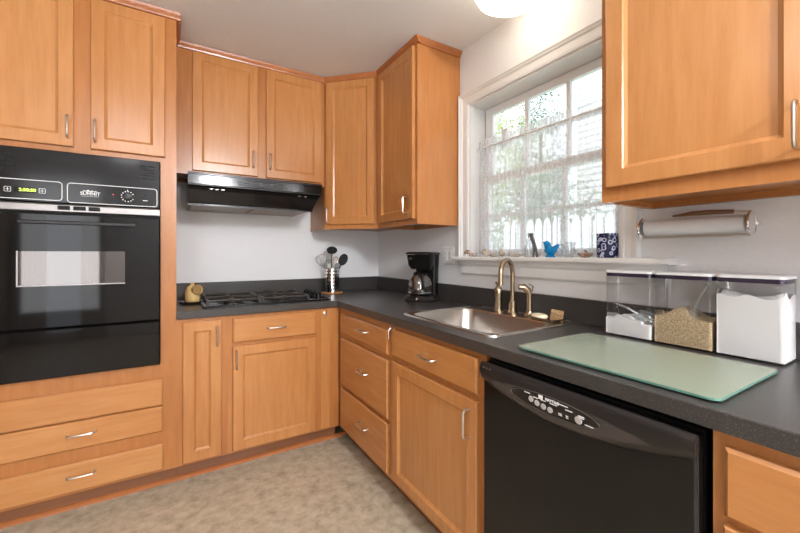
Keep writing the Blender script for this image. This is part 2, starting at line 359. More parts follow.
def fronts(t, doors=(), drawers=()):
    for (x0, x1, z0, z1, hx, hz) in doors:
        d = build('door', door_mesh(x0, x1, z0, z1), 'door', t)
        if hx is not None: pull(d, hx, hz, True)
    for (x0, x1, z0, z1, h) in drawers:
        d = build('drawer', slab_front(x0, x1, z0, z1), 'drawer', t)
        if h: pull(d, (x0+x1)/2 if h is True else h[0], (z0+z1)/2 if h is True else h[1], False)
def base_cab(label, loc, rz, w, doors, drawers, d=.60, sinkhole=False):
    t = thing('base_cabinet', label, 'cabinet', loc, rz, 'base cabinets')
    bm = BM()
    if sinkhole:
        box(bm, 0, w, 0, d, .1, .68); box(bm, 0, w, 0, .04, .68, .879); box(bm, 0, .02, .05, d, .68, .879); box(bm, w-.02, w, .05, d, .68, .879)
    else: box(bm, 0, w, 0, d, .1, .879)
    build('body', bm, 'frame', t)
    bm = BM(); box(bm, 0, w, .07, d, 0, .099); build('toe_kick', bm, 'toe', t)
    fronts(t, doors, drawers); return t
def wall_cab(label, loc, rz, w, z0, doors, d=.32, ztop=2.45, crown_sides=(0, 0), name='wall_cabinet'):
    t = thing(name, label, 'cabinet', loc, rz, 'wall cabinets')
    bm = BM(); box(bm, 0, w, .02, d, z0+.02, ztop); box(bm, 0, w, 0, .02, z0, ztop); box(bm, 0, .016, .02, d, z0, z0+.02); box(bm, w-.016, w, .02, d, z0, z0+.02); box(bm, .016, w-.016, d-.03, d, z0, z0+.02)
    build('body', bm, 'frame', t)
    bm = BM(); pr = [(-.002, 2.45), (-.008, 2.452), (-.010, 2.46), (-.018, 2.474), (-.022, 2.4855), (.01, 2.4855), (.01, 2.45)]
    extr_x(bm, pr, -.0 - (.02 if crown_sides[0] else 0), w+(.022 if crown_sides[1] else 0))
    if crown_sides[1]: loft(bm, [[(w-a, yy, zz) for a, zz in pr] for yy in (.0, d)])
    if crown_sides[0]: loft(bm, [[(a, yy, zz) for a, zz in pr] for yy in (.0, d)])
    build('crown_moulding', bm, 'crown', t); fronts(t, doors); return t
FY = -.61; RZ = R(-90)
# --- tall oven cabinet  (local x = world x + 2.286)
t = thing('oven_cabinet', 'tall maple oven cabinet at the left with doors above and drawers below the oven', 'cabinet', (-2.286, FY, 0))
w = .762; bm = BM()
box(bm, 0, w, 0, .60, .1, .658); box(bm, 0, w, 0, .60, 1.694, 2.45); box(bm, 0, .07, 0, .60, .658, 1.694); box(bm, .692, w, 0, .60, .658, 1.694); box(bm, .07, .692, .585, .60, .658, 1.694)
build('body', bm, 'frame', t)
bm = BM(); box(bm, 0, w, .07, .60, 0, .099); build('toe_kick', bm, 'toe', t)
bm = BM(); pr = [(-.002, 2.45), (-.008, 2.452), (-.010, 2.46), (-.018, 2.474), (-.022, 2.4855), (.01, 2.4855), (.01, 2.45)]
extr_x(bm, pr, 0, w+.018); loft(bm, [[(w-a, yy, zz) for a, zz in pr] for yy in (0, .29)]); build('crown_moulding', bm, 'crown', t)
fronts(t, [(.05, .352, 1.722, 2.44, .335, 1.81), (.414, .712, 1.722, 2.44, .433, 1.806)],
       [(.05, .703, .446, .582, False), (.05, .703, .311, .441, (.383, .386)), (.05, .703, .115, .248, (.383, .196))])
# --- cabinet over the hood (local x = world x + 1.522)
wall_cab('two-door maple wall cabinet above the black range hood', (-1.5238, -.325, 0), 0, .9125, 1.705,
         [(.082, .457, 1.728, 2.445, .425, 1.832), (.508, .884, 1.728, 2.445, .511+.02, 1.832)])
# --- diagonal corner cabinet
t = thing('corner_wall_cabinet', 'diagonal maple wall cabinet filling the corner between hood and window', 'cabinet', (0, 0, 0), 0, 'wall cabinets')
bm = BM(); poly = [(-.003, -.003), (-.61, -.003), (-.61, -.325), (-.325, -.61), (-.003, -.61)]
prism(bm, poly, 1.42, 2.45)
prism(bm, [(-.61, -.003), (-.61, -.325), (-.594, -.325), (-.594, -.003)], 1.40, 1.42)
prism(bm, [(-.61, -.325), (-.325, -.61), (-.311, -.596), (-.596, -.311)], 1.40, 1.42)
build('body', bm, 'frame', t)
face = bpy.data.objects.new('face', None)
FL = math.hypot(.285, .285); MT = Matrix.Translation((-.61, -.325, 0)) @ Matrix.Rotation(R(-45), 4, 'Z')
bm = door_mesh(.018, FL-.022, 1.432, 2.445); bmesh.ops.transform(bm, matrix=MT, verts=bm.verts); d = build('door', bm, 'door', t)
h = pull(d, .04, 1.50, True); h.data.transform(MT)
bm = BM(); extr_x(bm, pr, .002, FL-.002); bmesh.ops.transform(bm, matrix=MT, verts=bm.verts); build('crown_moulding', bm, 'crown', t)
# --- right wall cabinet between corner and window
wall_cab('narrow single-door maple wall cabinet beside the window, its end panel facing the room', (-.325, -.612, 0), RZ, .486, 1.40,
         [(.03, .462, 1.432, 2.445, .405, 1.515)], d=.322, crown_sides=(0, 1))
# --- big right upper cabinet
wall_cab('large maple wall cabinet at the upper right above the canisters', (-.33, -2.190, 0), RZ, .99, 1.39,
         [(.022, .482, 1.435, 2.445, .452, 1.508), (.513, .968, 1.435, 2.445, .54, 1.508)], d=.327, crown_sides=(1, 0))
# --- base cabinets on the back wall
base_cab('narrow tall-door maple base cabinet left of the cooktop cabinet', (-1.5238, FY, 0), 0, .2445, [(.028, .213, .115, .862, .191, .775)], [])
t = base_cab('maple base cabinet under the gas cooktop with one drawer and one door', (-1.279, FY, 0), 0, .666, [(.026, .504, .115, .703, .043, .63)], [(.026, .504, .722, .862, (.262, .792))])
bm = BM(); box(bm, .538, .60, -.006, 0, .11, .87); build('filler_strip', bm, 'door', t)
bm = BM(); lathe(bm, [(.006, 0), (.011, .003), (.011, .008), (.004, .012)], n=14)
bmesh.ops.transform(bm, matrix=Matrix.Translation((.565, -.006, .848)) @ Matrix.Rotation(R(90), 4, 'X'), verts=bm.verts)
tube(bm, [(.565, -.015, .848), (.565, -.022, .835), (.567, -.016, .82)], .0035); build('latch', bm, 'chrome', t, True)
# --- base cabinets on the window wall (local x = -0.61 - y)
t = base_cab('three-drawer maple base cabinet in the inner corner', (-.61, -.612, 0), RZ, .692, [],
         [(.06, .667, .72, .844, (.405, .795)), (.06, .667, .398, .692, (.405, .565)), (.06, .667, .122, .374, (.405, .265))])
bm = BM(); lathe(bm, [(.006, 0), (.010, .003), (.010, .008), (.004, .012)], n=14)
bmesh.ops.transform(bm, matrix=Matrix.Translation((.684, 0, .858)) @ Matrix.Rotation(R(90), 4, 'X'), verts=bm.verts)
tube(bm, [(.684, -.01, .858), (.684, -.02, .845), (.682, -.018, .805), (.682, -.01, .80)], .0035); build('latch', bm, 'chrome', t, True)
base_cab('maple sink base cabinet with false drawer front and one wide door', (-.61, -1.305, 0), RZ, .643,
         [(.02, .612, .125, .703, .578, .618)], [(.02, .612, .728, .857, (.33, .793))], sinkhole=True)
base_cab('maple base cabinet at the lower right past the dishwasher', (-.61, -2.578, 0), RZ, .61,
         [(.022, .588, .115, .70, .55, .62)], [(.022, .588, .717, .852, (.305, .785))])
bm = BM(); loft(bm, [[(x, -.54, 0), (x, -.558, 0), (x, -.556, .012), (x, -.548, .019), (x, -.54, .02)] for x in (-2.286, -.54)])
struct(build('trim_1', bm, 'crown'))

# ---------------------------------------------------------------- worktop
ct = thing('worktop', 'charcoal speckled laminate worktop running round the corner with upstand', 'countertop', (0, 0, .88))
SX = (-.525, -.145); SY = (-1.885, -1.33)
xs = [-1.522, -.635, SX[0]-.004, SX[1]+.004, -.002]; ys = [-3.2, SY[0]-.004, SY[1]+.004, -.635, -.002]
bm = BM(); slab(bm, xs, ys, lambda i, j: (j == 3) or (i >= 1 and not (j == 1 and i == 2)), 0, .04); build('counter', bm, 'lam', ct, bevel=.003)
bm = BM(); slab(bm, [-1.522, -.021, -.002], [-3.2, -.021, -.002], lambda i, j: j == 1 or i == 1, .0401, .148); build('backsplash', bm, 'lam', ct, bevel=.002)

# ---------------------------------------------------------------- sink
Z = .9205
sk = thing('kitchen_sink', 'drop-in stainless steel single bowl sink below the window', 'sink', (0, 0, 0))
ox = (-.558, -.030); oy = (-1.922, -1.293)
bm = BM(); rings = [rrect(ox[0], ox[1], oy[0], oy[1], .035, Z), rrect(ox[0]+.002, ox[1]-.002, oy[0]+.002, oy[1]-.002, .034, Z+.006), rrect(ox[0]+.012, ox[1]-.010, oy[0]+.012, oy[1]-.012, .03, Z+.0075), rrect(ox[0]+.017, ox[1]-.014, oy[0]+.017, oy[1]-.017, .03, Z+.004),
    rrect(SX[0]-.004, SX[1], SY[0]-.004, SY[1]+.004, .06, Z+.004), rrect(SX[0], SX[1]-.004, SY[0], SY[1], .06, Z-.002), rrect(SX[0]+.012, SX[1]-.014, SY[0]+.012, SY[1]-.012, .06, Z-.15), rrect(SX[0]+.03, SX[1]-.03, SY[0]+.03, SY[1]-.03, .05, Z-.172), rrect(-.35, -.29, -1.60, -1.54, .02, Z-.178)]
loft(bm, rings, False, True); build('basin', bm, 'steel', sk, True)
bm = BM(); lathe(bm, [(.04, 0), (.04, .003), (.03, .003), (.026, -.002)], (-.32, -1.57, Z-.176), 20, cap0=False); build('drain', bm, 'chrome', sk, True)

# faucet
ZL = Z+.0055
fa = thing('kitchen_faucet', 'gooseneck bronze-nickel faucet standing behind the sink bowl', 'faucet', (-.075, -1.585, ZL))
bm = BM(); lathe(bm, [(.027, 0), (.027, .004), (.021, .010), (.0185, .05), (.0185, .056), (.013, .062)], n=20); build('spout_base', bm, 'bronze', fa, True)
bm = BM(); ang = R(20); dx, dy = -math.cos(ang), -math.sin(ang); rr = .073; pts = [(0, 0, .055), (0, 0, .12), (0, 0, .195)]
for k in range(1, 13):
    a = PI*k/12; u = rr*(1-math.cos(a)); pts.append((dx*u, dy*u, .195+rr*math.sin(a)))
pts += [(dx*2*rr, dy*2*rr, .175), (dx*2*rr, dy*2*rr, .150)]
tube(bm, pts, [.0115]*(len(pts)-2)+[.0118, .0125], 12); build('spout', bm, 'bronze', fa, True)
hd = thing('faucet_handle', 'bronze-nickel single lever faucet control left of the gooseneck spout', 'faucet handle', (-.083, -1.497, ZL))
bm = BM(); lathe(bm, [(.026, 0), (.026, .004), (.020, .010), (.019, .07), (.021, .095), (.019, .115), (.013, .125)], n=20); build('handle_body', bm, 'bronze', hd, True)
bm = BM(); tube(bm, [(0, 0, .118), (-.004, .0, .14), (-.018, 0, .15)], [.010, .008, .006], 10); build('lever', bm, 'bronze', hd, True)
bm = BM(); lathe(bm, [(.004, 0), (.004, .002)], n=10); bmesh.ops.transform(bm, matrix=Matrix.Translation((-.0135, -.0145, .088)) @ Matrix.Rotation(R(-43), 4, 'Z') @ Matrix.Rotation(R(-90), 4, 'Y'), verts=bm.verts); build('index_dot', bm, 'matte', hd)
sp = thing('side_sprayer', 'bronze-nickel side sprayer right of the gooseneck spout', 'sprayer', (-.07, -1.685, ZL))
bm = BM(); lathe(bm, [(.025, 0), (.025, .004), (.018, .012), (.016, .022)], n=18); build('sprayer_base', bm, 'bronze', sp, True)
bm = BM(); tube(bm, [(0, 0, .02), (0, 0, .06), (0, 0, .10), (-.006, .004, .122), (-.024, .014, .138), (-.044, .026, .138)], [.014, .0125, .014, .017, .017, .013], 12); build('spray_head', bm, 'bronze', sp, True)
bm = BM(); tube(bm, [(.012, -.007, .115), (.014, -.01, .14), (-.004, .0, .153)], [.003, .004, .003], 6); build('trigger', bm, 'bronze', sp, True)

# soap dish, soap and sponge at the rim corner
so = thing('soap_dish', 'small shallow bronze dish on the right rear corner of the sink', 'soap dish', (-.100, -1.800, ZL), R(-100))
bm = BM(); vr = loft(bm, [rrect(-.065, .065, -.04, .04, .02, 0), rrect(-.08, .08, -.05, .05, .025, .014), rrect(-.077, .077, -.047, .047, .023, .014), rrect(-.062, .062, -.037, .037, .02, .004)]); build('dish', bm, 'bronze', so, True)
bm = BM(); loft(bm, [rrect(-.035, .035, -.023, .023, .02, .0), rrect(-.042, .042, -.028, .028, .025, .008), rrect(-.035, .035, -.022, .022, .018, .018)])
o = tag(build('soap_bar', bm, 'soap', smooth=True), 'cream soap bar lying in the dish on the sink rim', 'soap'); o.location = (-.112, -1.775, ZL+.006); o.rotation_euler = (0, 0, R(70))
bm = BM(); loft(bm, [rrect(-.026, .026, -.014, .014, .003, 0), rrect(-.026, .026, -.014, .014, .003, .042)])
o = tag(build('sponge', bm, 'sponge', bevel=.002), 'tan sponge standing on edge in the soap dish', 'sponge'); o.location = (-.085, -1.843, ZL+.006); o.rotation_euler = (R(20), R(8), R(-58))

# ---------------------------------------------------------------- ceiling lamp
cl = thing('ceiling_lamp', 'round frosted glass dome ceiling lamp glowing above the window', 'lamp', (-.222, -1.715, H-.001))
bm = BM(); lathe(bm, [(.15, 0), (.15, -.02), (.14, -.025)], n=40); build('lamp_base', bm, 'trim', cl, True)
bm = BM(); lathe(bm, [(.175, -.040), (.173, -.060), (.158, -.088), (.126, -.110), (.084, -.126), (.04, -.134), (.005, -.136)], n=48, cap0=True); build('glass_dome', bm, 'dome', cl, 'all')
for a in (75, 195, 315):
    bm = BM(); ca, sa = math.cos(R(a)), math.sin(R(a)); tube(bm, [(.13*ca, .13*sa, -.015), (.190*ca, .190*sa, -.03), (.190*ca, .190*sa, -.055), (.170*ca, .170*sa, -.068)], .006, 8); build('clip', bm, 'nickel', cl, True)
ld = bpy.data.lights.new('ceiling_lamp_bulb', 'POINT'); ld.energy = .8; ld.color = (1, .84, .62); ld.shadow_soft_size = .12
lo = bpy.data.objects.new('ceiling_lamp_bulb', ld); C.objects.link(lo); lo.parent = cl; lo.location = (0, 0, -.18)
def fill_lamp(x, y, label, e):  # unseen ceiling lamps, added to light the room
    c2 = thing('ceiling_lamp', label, 'lamp', (x, y, H-.001))
    bm = BM(); lathe(bm, [(.15, 0), (.15, -.02), (.14, -.025)], n=32); build('lamp_base', bm, 'trim', c2, True)
    bm = BM(); lathe(bm, [(.168, -.034), (.15, -.066), (.08, -.098), (.005, -.106)], n=32); build('glass_dome', bm, 'dome', c2, 'all')
    ld = bpy.data.lights.new('fill_bulb', 'POINT'); ld.energy = e; ld.color = (.95, .97, 1); ld.shadow_soft_size = .18
    lo = bpy.data.objects.new('fill_bulb', ld); C.objects.link(lo); lo.parent = c2; lo.location = (0, 0, -.25)
fill_lamp(-1.9, -2.5, 'added fill lamp with round dome, out of view in the middle of the kitchen', 11)  # added lamp above the view, a weak fill
fill_lamp(-1.0, -4.3, 'added fill lamp with round dome, behind the camera near the rear patio door', 170)  # added lamp behind the camera, the main fill

# ---------------------------------------------------------------- oven
ov = thing('wall_oven', 'black built-in wall oven in the tall cabinet at the left', 'oven', (-2.213, FY, .66))
# local x 0..0.616, z 0..1.03, front y<0
bm = BM(); box(bm, .004, .612, .0, .54, .005, 1.028); build('oven_body', bm, 'matte', ov)
bm = BM(); loft(bm, [ringsq(-.002, .618, .795, 1.033, 0, -.002), ringsq(-.002, .618, .795, 1.033, 0, -.022), ringsq(-.002, .618, .795, 1.033, .004, -.027)]); cp = build('control_panel', bm, 'black', ov)
def outline(x0, x1, z0, z1, r, wd, nm='panel_outline'):
    bm = BM(); A = rrect(x0, x1, z0, z1, r, 0); B = rrect(x0+wd, x1-wd, z0+wd, z1-wd, r-wd, 0); n = len(A)
    L = [[(p[0], y, p[1]) for p in q] for q, y in ((A, -.0272), (A, -.0282), (B, -.0282), (B, -.0272))]
    loft(bm, L, False, False); build(nm, bm, 'white', cp)
outline(-.0+.01, .241, .788+.006, .894, .014, .003) if False else None
outline(.012, .243, .805, .892, .014, .0028); outline(.259, .606, .80, .892, .014, .0028)
for x0 in (.03, .533):
    for k in range(5):
        for c in (0, 1):
            bm = BM(); box(bm, x0+c*.033, x0+c*.033+.028, -.0282, -.0272, .936+k*.0155, .943+k*.0155); build('vent_slot', bm, 'matte', cp)
bm = BM(); box(bm, .085, .155, -.028, -.0272, .833, .857); build('display', bm, 'matte', cp)
text('display_digits', '2:50:50', .019, 'led', cp, facing_front(.127, -.0284, .845))
for x in (.064, .175):
    bm = BM(); A = rrect(x-.011, x+.011, .834, .856, .003, 0); B = rrect(x-.0095, x+.0095, .8355, .8545, .002, 0)
    loft(bm, [[(p[0], y, p[1]) for p in q] for q, y in ((A, -.0272), (A, -.0282), (B, -.0282), (B, -.0272))], False, False)
    box(bm, x-.001, x+.001, -.0282, -.0272, .837, .853); box(bm, x-.006, x+.006, -.0282, -.0272, .844, .846); build('button', bm, 'white', cp)
text('maker_name', 'SUMMIT', .0215, 'white', cp, facing_front(.342, -.028, .846), sx=.95)
bm = BM()
for cx, h in ((-.021, .005), (-.008, .009), (.006, .0065), (.019, .004)):
    loft(bm, [[(.342+cx-.009, y, .8565), (.342+cx+.009, y, .8565), (.342+cx, y, .8565+h)] for y in (-.0272, -.0282)])
box(bm, .31, .374, -.028, -.0272, .8335, .8345); build('mountain_mark', bm, 'white', cp)
bm = BM(); lathe(bm, [(.003, 0), (.003, .002)], n=10); bmesh.ops.transform(bm, matrix=facing_front(.428, -.027, .85), verts=bm.verts); build('indicator', bm, 'red', cp)
bm = BM(); lathe(bm, [(.017, 0), (.016, .018), (.008, .02)], n=20); bmesh.ops.transform(bm, matrix=facing_front(.484, -.027, .845), verts=bm.verts); box(bm, .4825, .4855, -.05, -.045, .83, .861)
kn = build('knob', bm, 'satin', cp, True)
bm = BM()
for k in range(12):
    a = R(-60+k*300/11+90); x, z = .484+.0245*math.cos(a), .845+.0245*math.sin(a); box(bm, x-.0022, x+.0022, -.0282, -.0272, z-.0022, z+.0022)
box(bm, .4825, .4855, -.0282, -.0272, .872, .878); build('knob_scale', bm, 'white', cp)
bm = BM(); lathe(bm, [(.004, 0), (.004, .003)], n=10); bmesh.ops.transform(bm, matrix=facing_front(.556, -.027, .85), verts=bm.verts); build('button', bm, 'matte', cp)
bm = BM(); box(bm, .546, .566, -.028, -.0272, .828, .832); build('button_mark', bm, 'white', cp)
bm = BM(); extr_x(bm, [(-.002, .752), (-.030, .752), (-.036, .758), (-.036, .785), (-.030, .791), (-.002, .791)], .0, .616); st = build('trim_strip', bm, 'strip', ov)
bm = BM(); box(bm, 0, .616, -.018, -.002, .7905, .7955)
box(bm, 0, .616, -.018, -.002, .7455, .7525); build('strip_gap', bm, 'matte', ov)
for a, b in ((.228, .271), (.282, .327), (.337, .38)):
    bm = BM(); box(bm, a, b, -.037, -.0358, .764, .783); build('strip_slot', bm, 'matte', st)
bm = BM(); loft(bm, [ringsq(-.002, .618, .229, .745, 0, -.002), ringsq(-.002, .618, .229, .745, 0, -.034), ringsq(-.002, .618, .229, .745, .005, -.040)]); od = build('oven_door', bm, 'blackglass', ov)
bm = BM(); box(bm, .1, .475, -.0408, -.0400, .425, .575); ow = build('oven_window', bm, 'mirror', od)
bm = BM(); box(bm, .094, .1, -.041, -.04, .419, .577); box(bm, .1, .475, -.041, -.04, .419, .4245); build('bezel_glint', bm, 'strip', ow)  # reflection of the inner bezel, modelled as a pale L-shaped strip
bm = BM(); extr_x(bm, [(-.038, .695), (-.046, .70), (-.046, .71), (-.038, .715)], .10, .515); build('door_grip', bm, 'satin', od)
bm = BM(); loft(bm, [ringsq(-.002, .618, .002, .224, 0, -.002), ringsq(-.002, .618, .002, .224, 0, -.032), ringsq(-.002, .618, .002, .224, .005, -.038)]); build('lower_panel', bm, 'blackglass', ov)

# ---------------------------------------------------------------- range hood
hd = thing('range_hood', 'black under-cabinet range hood above the cooktop', 'range hood', (-1.469, -.002, 1.515))
# local x 0..0.77; z -0 .. .194 ; front at y -0.5
bm = BM()
P = [(-.340, .190), (-.498, .172), (-.500, .168), (-.500, .108), (-.488, .098), (-.494, .090), (-.480, .075), (-.452, .004), (-.446, 0)]
xr = [.779, .779, .779, .775, .768, .765, .755, .728, .726]
L0 = [(0, y, z) for y, z in P] + [(0, -.0, 0), (0, 0, .190)]
R0 = [(x, y, z) for x, (y, z) in zip(xr, P)] + [(.726, 0, 0), (.779, 0, .190)]
# leave the underside open as a recess: shell
loft(bm, [L0, R0]); build('hood_shell', bm, 'black', hd)
bm = BM(); box(bm, .02, .36, -.43, -.03, -.006, -.0005); box(bm, .372, .71, -.43, -.03, -.006, -.0005); build('grease_filter', bm, mottled('filter mesh', 300, [(.4, (.10, .075, .05)), (.6, (.42, .34, .25))], .4, detail=1), hd)
bm = BM(); box(bm, .0, .728, -.455, -.442, -.010, -.0005); build('lower_lip', bm, 'black', hd)
bm = BM(); box(bm, .055, .095, -.503, -.4995, .128, .142); build('badge', bm, 'strip', hd)
bm = BM()
for k in range(9):
    x = .26+k*.030; box(bm, x, x+.024, -.502, -.4995, .137-k*.0004, .141); box(bm, x, x+.024, -.502, -.4995, .125, .129)
build('hood_vents', bm, 'satin', hd)
bm = BM()
extr_x(bm, [(-.498, .158), (-.504, .160), (-.504, .163), (-.498, .165)], .0, .778); extr_x(bm, [(-.486, .097), (-.502, .100), (-.502, .104), (-.490, .108)], .0, .772); build('ridge', bm, 'satin', hd)
for x in (.11, .14, .17, .62, .66):
    bm = BM(); box(bm, x, x+.016, -.499, -.481, .080, .084); build('switch', bm, 'strip', hd)

# ---------------------------------------------------------------- cooktop
CZ = .9205
ck = thing('gas_cooktop', 'black four-burner gas cooktop set in the worktop under the hood', 'cooktop', (-1.03, -.31, CZ))
bm = BM(); loft(bm, [rrect(-.37, .385, -.25, .25, .02, 0), rrect(-.37, .385, -.25, .25, .02, .008), rrect(-.36, .375, -.24, .24, .02, .011)]); build('cooktop_plate', bm, 'black', ck, True)
for bx, by in ((-.20, .105), (-.20, -.105), (.10, .105), (.10, -.105)):
    bm = BM(); lathe(bm, [(.05, .0112), (.048, .018), (.034, .02), (.034, .027), (.03, .03), (.004, .031)], (bx, by, 0), 24); build('burner', bm, 'iron', ck, True)
for cx in (-.20, .10):
    bm = BM(); z0, z1 = .030, .038; a, b = .14, .205
    for s in (-1, 1):
        box(bm, cx-a, cx+a, s*b-.006, s*b+.006, z0, z1); box(bm, cx+s*a-.006, cx+s*a+.006, -b, b, z0, z1)
        for q in (-1, 1): box(bm, cx+s*a-.007, cx+s*a+.007, q*b-.007, q*b+.007, .0112, z0)
    box(bm, cx-a, cx+a, -.006, .006, z0, z1)
    for by in (-.105, .105):
        for k in range(4):
            an = PI/4+k*PI/2; box_pts = [(cx+.03*math.cos(an), by+.03*math.sin(an), .036), (cx+.105*math.cos(an), by+.09*math.sin(an), .034)]
            tube(bm, box_pts, .0065, 4)
        for k in range(4):
            an = k*PI/2; r2 = a if k % 2 == 0 else .09; tube(bm, [(cx+.03*math.cos(an), by+.03*math.sin(an), .036), (cx+r2*math.cos(an), by+r2*math.sin(an), .034)], .0055, 4)
    build('grate', bm, 'iron', ck)
for k in range(4):
    bm = BM(); lathe(bm, [(.023, .0112), (.022, .02), (.018, .022), (.017, .042), (.012, .045)], (.325, -.16+k*.088, 0), 18); box(bm, .322, .328, -.16+k*.088-.018, -.16+k*.088+.018, .042, .048); build('knob', bm, 'black', ck, True)
# salt pig on its dish
o = thing('round_dish', 'dark round dish on the worktop under the yellow salt pig', 'dish', (-1.438, -.275, CZ))
bm = BM(); lathe(bm, [(.05, 0), (.07, .004), (.075, .014), (.071, .014), (.05, .007)], n=28, cap1=True); build('dish_body', bm, 'pot', o, True)
o = thing('salt_pig', 'small yellow ceramic salt pig on the dark dish left of the cooktop', 'salt pig', (-1.438, -.275, CZ+.008), R(-48))
bm = BM(); lathe(bm, [(.036, 0), (.041, .008), (.042, .05), (.038, .075), (.028, .095), (.014, .104), (.010, .106), (.012, .112), (.008, .118), (.002, .119)], n=24); build('pig_body', bm, 'yellow', o, 'all')
bm = BM(); vr = tube(bm, [(.01, 0, .066), (.03, -.006, .073), (.052, -.012, .078)], [.026, .028, .033], 20, cap=False); build('pig_mouth', bm, 'yellow', o, 'all')
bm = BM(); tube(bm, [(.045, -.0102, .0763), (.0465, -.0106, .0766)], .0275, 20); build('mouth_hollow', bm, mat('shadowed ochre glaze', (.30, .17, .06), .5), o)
# utensil holder on wooden trivet
o = tag(build('wooden_trivet', (lambda b: (lathe(b, [(.082, 0), (.086, .004), (.082, .010)], n=28), b)[1])(BM()), 'drawer', smooth=True), 'thin round wooden trivet under the steel utensil holder', 'trivet'); o.location = (-.488, -.16, CZ)
uh = thing('utensil_holder', 'perforated stainless steel utensil crock at the back corner of the worktop', 'utensil holder', (-.488, -.16, CZ+.0105))
bm = BM(); lathe(bm, [(.053, 0), (.053, .18), (.055, .182), (.0505, .182), (.0505, .004)], n=32); build('crock', bm, 'chrome', uh, True)
bm = BM()
for k in range(14):
    a = k*2*PI/14
    for j in range(6):
        z = .025+j*.027; c_, s_ = math.cos(a), math.sin(a); t_ = Vector((-s_, c_, 0)); p = Vector((.0532*c_, .0532*s_, z))
        ring = [bm.verts.new(p+t_*.0062*math.cos(q*PI/4)+Vector((0, 0, .0075*math.sin(q*PI/4)))) for q in range(8)]; bm.faces.new(ring)
build('perforations', bm, 'matte', uh)
def utensil(name, label, base, tip, head, m2='black'):
    o = thing(name, label, 'utensil', (-.488, -.16, CZ+.0165)); b, t_ = Vector(base), Vector(tip)
    bm = BM(); tube(bm, [b, t_], .0045, 8); build('handle', bm, 'nickel' if m2 != 'black' else 'black', o, True); head(o, t_, (t_-b).normalized()); return o
def whisk_head(o, t_, d):
    bm = BM(); u = d.orthogonal().normalized(); w_ = d.cross(u)
    for k in range(4):
        a = k*PI/4+.3; s = u*math.cos(a)+w_*math.sin(a)
        pts = []
        for q in range(17):
            f_ = q/16*2-1; pts.append(t_+d*(.115*(1-abs(f_)**2.2))+s*(.004*(1 if f_ > 0 else -1 if f_ < 0 else 0)+.034*math.sin(f_*PI*.5)*(1-abs(f_)**3)*1.9))
        tube(bm, pts, .0015, 5)
    build('wire_loops', bm, 'nickel', o, True)
def spoon_head(rx, rz, m2='matte'):
    def f(o, t_, d):
        bm = BM(); view = Vector((-.52, -.85, 0)); side = d.cross(view).normalized(); nrm = side.cross(d).normalized(); c = t_+d*rz*.85; rings = []
        for k in range(7):
            s = k/6; r_ = 1-s*.999 if k else 1; rings.append([tuple(c+side*rx*math.cos(q*PI/8)*r_+d*rz*math.sin(q*PI/8)*r_-nrm*(.012*(1-r_*r_))) for q in range(16)])
        rings = [[tuple(Vector(p)-nrm*.004) for p in rings[0]]]+rings
        loft(bm, rings); build('spoon_bowl', bm, m2, o, True)
    return f
utensil('wire_whisk', 'steel balloon whisk leaning left in the utensil crock', (.02, 0, .01), (-.046, .02, .175), whisk_head, 'n')
utensil('cooking_spoon', 'black round-headed spoon standing tallest in the utensil crock', (-.01, .0, .01), (.0, .01, .290), spoon_head(.042, .030))
utensil('slotted_spatula', 'black oval slotted spoon leaning right in the utensil crock', (-.02, .0, .01), (.066, -.016, .205), spoon_head(.034, .048))
utensil('serving_spoon', 'small steel serving spoon in the middle of the utensil crock', (-.02, .02, .01), (.018, -.012, .215), spoon_head(.021, .028, 'chrome'), 'n')
utensil('ladle', 'dark ladle tucked behind the other spoons in the crock', (-.01, -.01, .01), (-.018, .02, .212), spoon_head(.026, .02, 'pewter'), 'n')

# ---------------------------------------------------------------- coffee maker
cm = thing('coffee_maker', 'black drip coffee maker with glass carafe on the worktop by the corner', 'coffee maker', (-.138, -.885, CZ), R(30))
# front = local -x ; tank at +x
bm = BM(); loft(bm, [rrect(-.132, .10, -.102, .102, .08, 0), rrect(-.135, .10, -.105, .105, .08, .012), rrect(-.115, .095, -.088, .088, .07, .032), rrect(-.09, .09, -.075, .075, .06, .034)]); build('base', bm, 'satin', cm, True)
bm = BM(); loft(bm, [rrect(.032, .095, -.075, .075, .02, .033), rrect(.034, .098, -.076, .076, .02, .19), rrect(.03, .105, -.08, .08, .02, .30)]); build('water_tank', bm, 'black', cm, True)
bm = BM(); loft(bm, [rrect(-.075, .03, -.068, .068, .05, .205), rrect(-.09, .032, -.082, .082, .055, .23), rrect(-.098, .032, -.09, .09, .055, .295), rrect(-.1, .032, -.092, .092, .055, .298)]); build('filter_basket', bm, 'black', cm, True)
bm = BM(); loft(bm, [rrect(-.104, .108, -.096, .096, .05, .3005), rrect(-.104, .108, -.096, .096, .05, .309), rrect(-.09, .10, -.085, .085, .045, .316)]); build('lid', bm, 'black', cm, True)
bm = BM(); lathe(bm, [(.062, .037), (.074, .048), (.079, .075), (.077, .11), (.068, .14), (.052, .16), (.047, .166)], (-.040, 0, 0), 28, cap1=False); cg = build('carafe', bm, 'coffeeglass', cm, 'all')
bm = BM(); lathe(bm, [(.047, .165), (.049, .167), (.049, .178), (.04, .186), (.005, .188)], (-.035, 0, 0), 24); build('carafe_lid', bm, 'black', cg, True)
bm = BM(); ca = R(215); c_, s_ = math.cos(ca), math.sin(ca); q = lambda r_, z: (-.035+r_*c_, r_*s_, z); tube(bm, [q(.048, .172), q(.085, .168), q(.098, .13), q(.092, .085), q(.070, .075)], .008, 10); build('carafe_handle', bm, 'black', cg, True)
bm = BM(); tube(bm, [(-.035+.078*math.cos(k*PI/12), .078*math.sin(k*PI/12), .056) for k in range(25)], .003, 6); build('carafe_band', bm, 'chrome', cg, True)
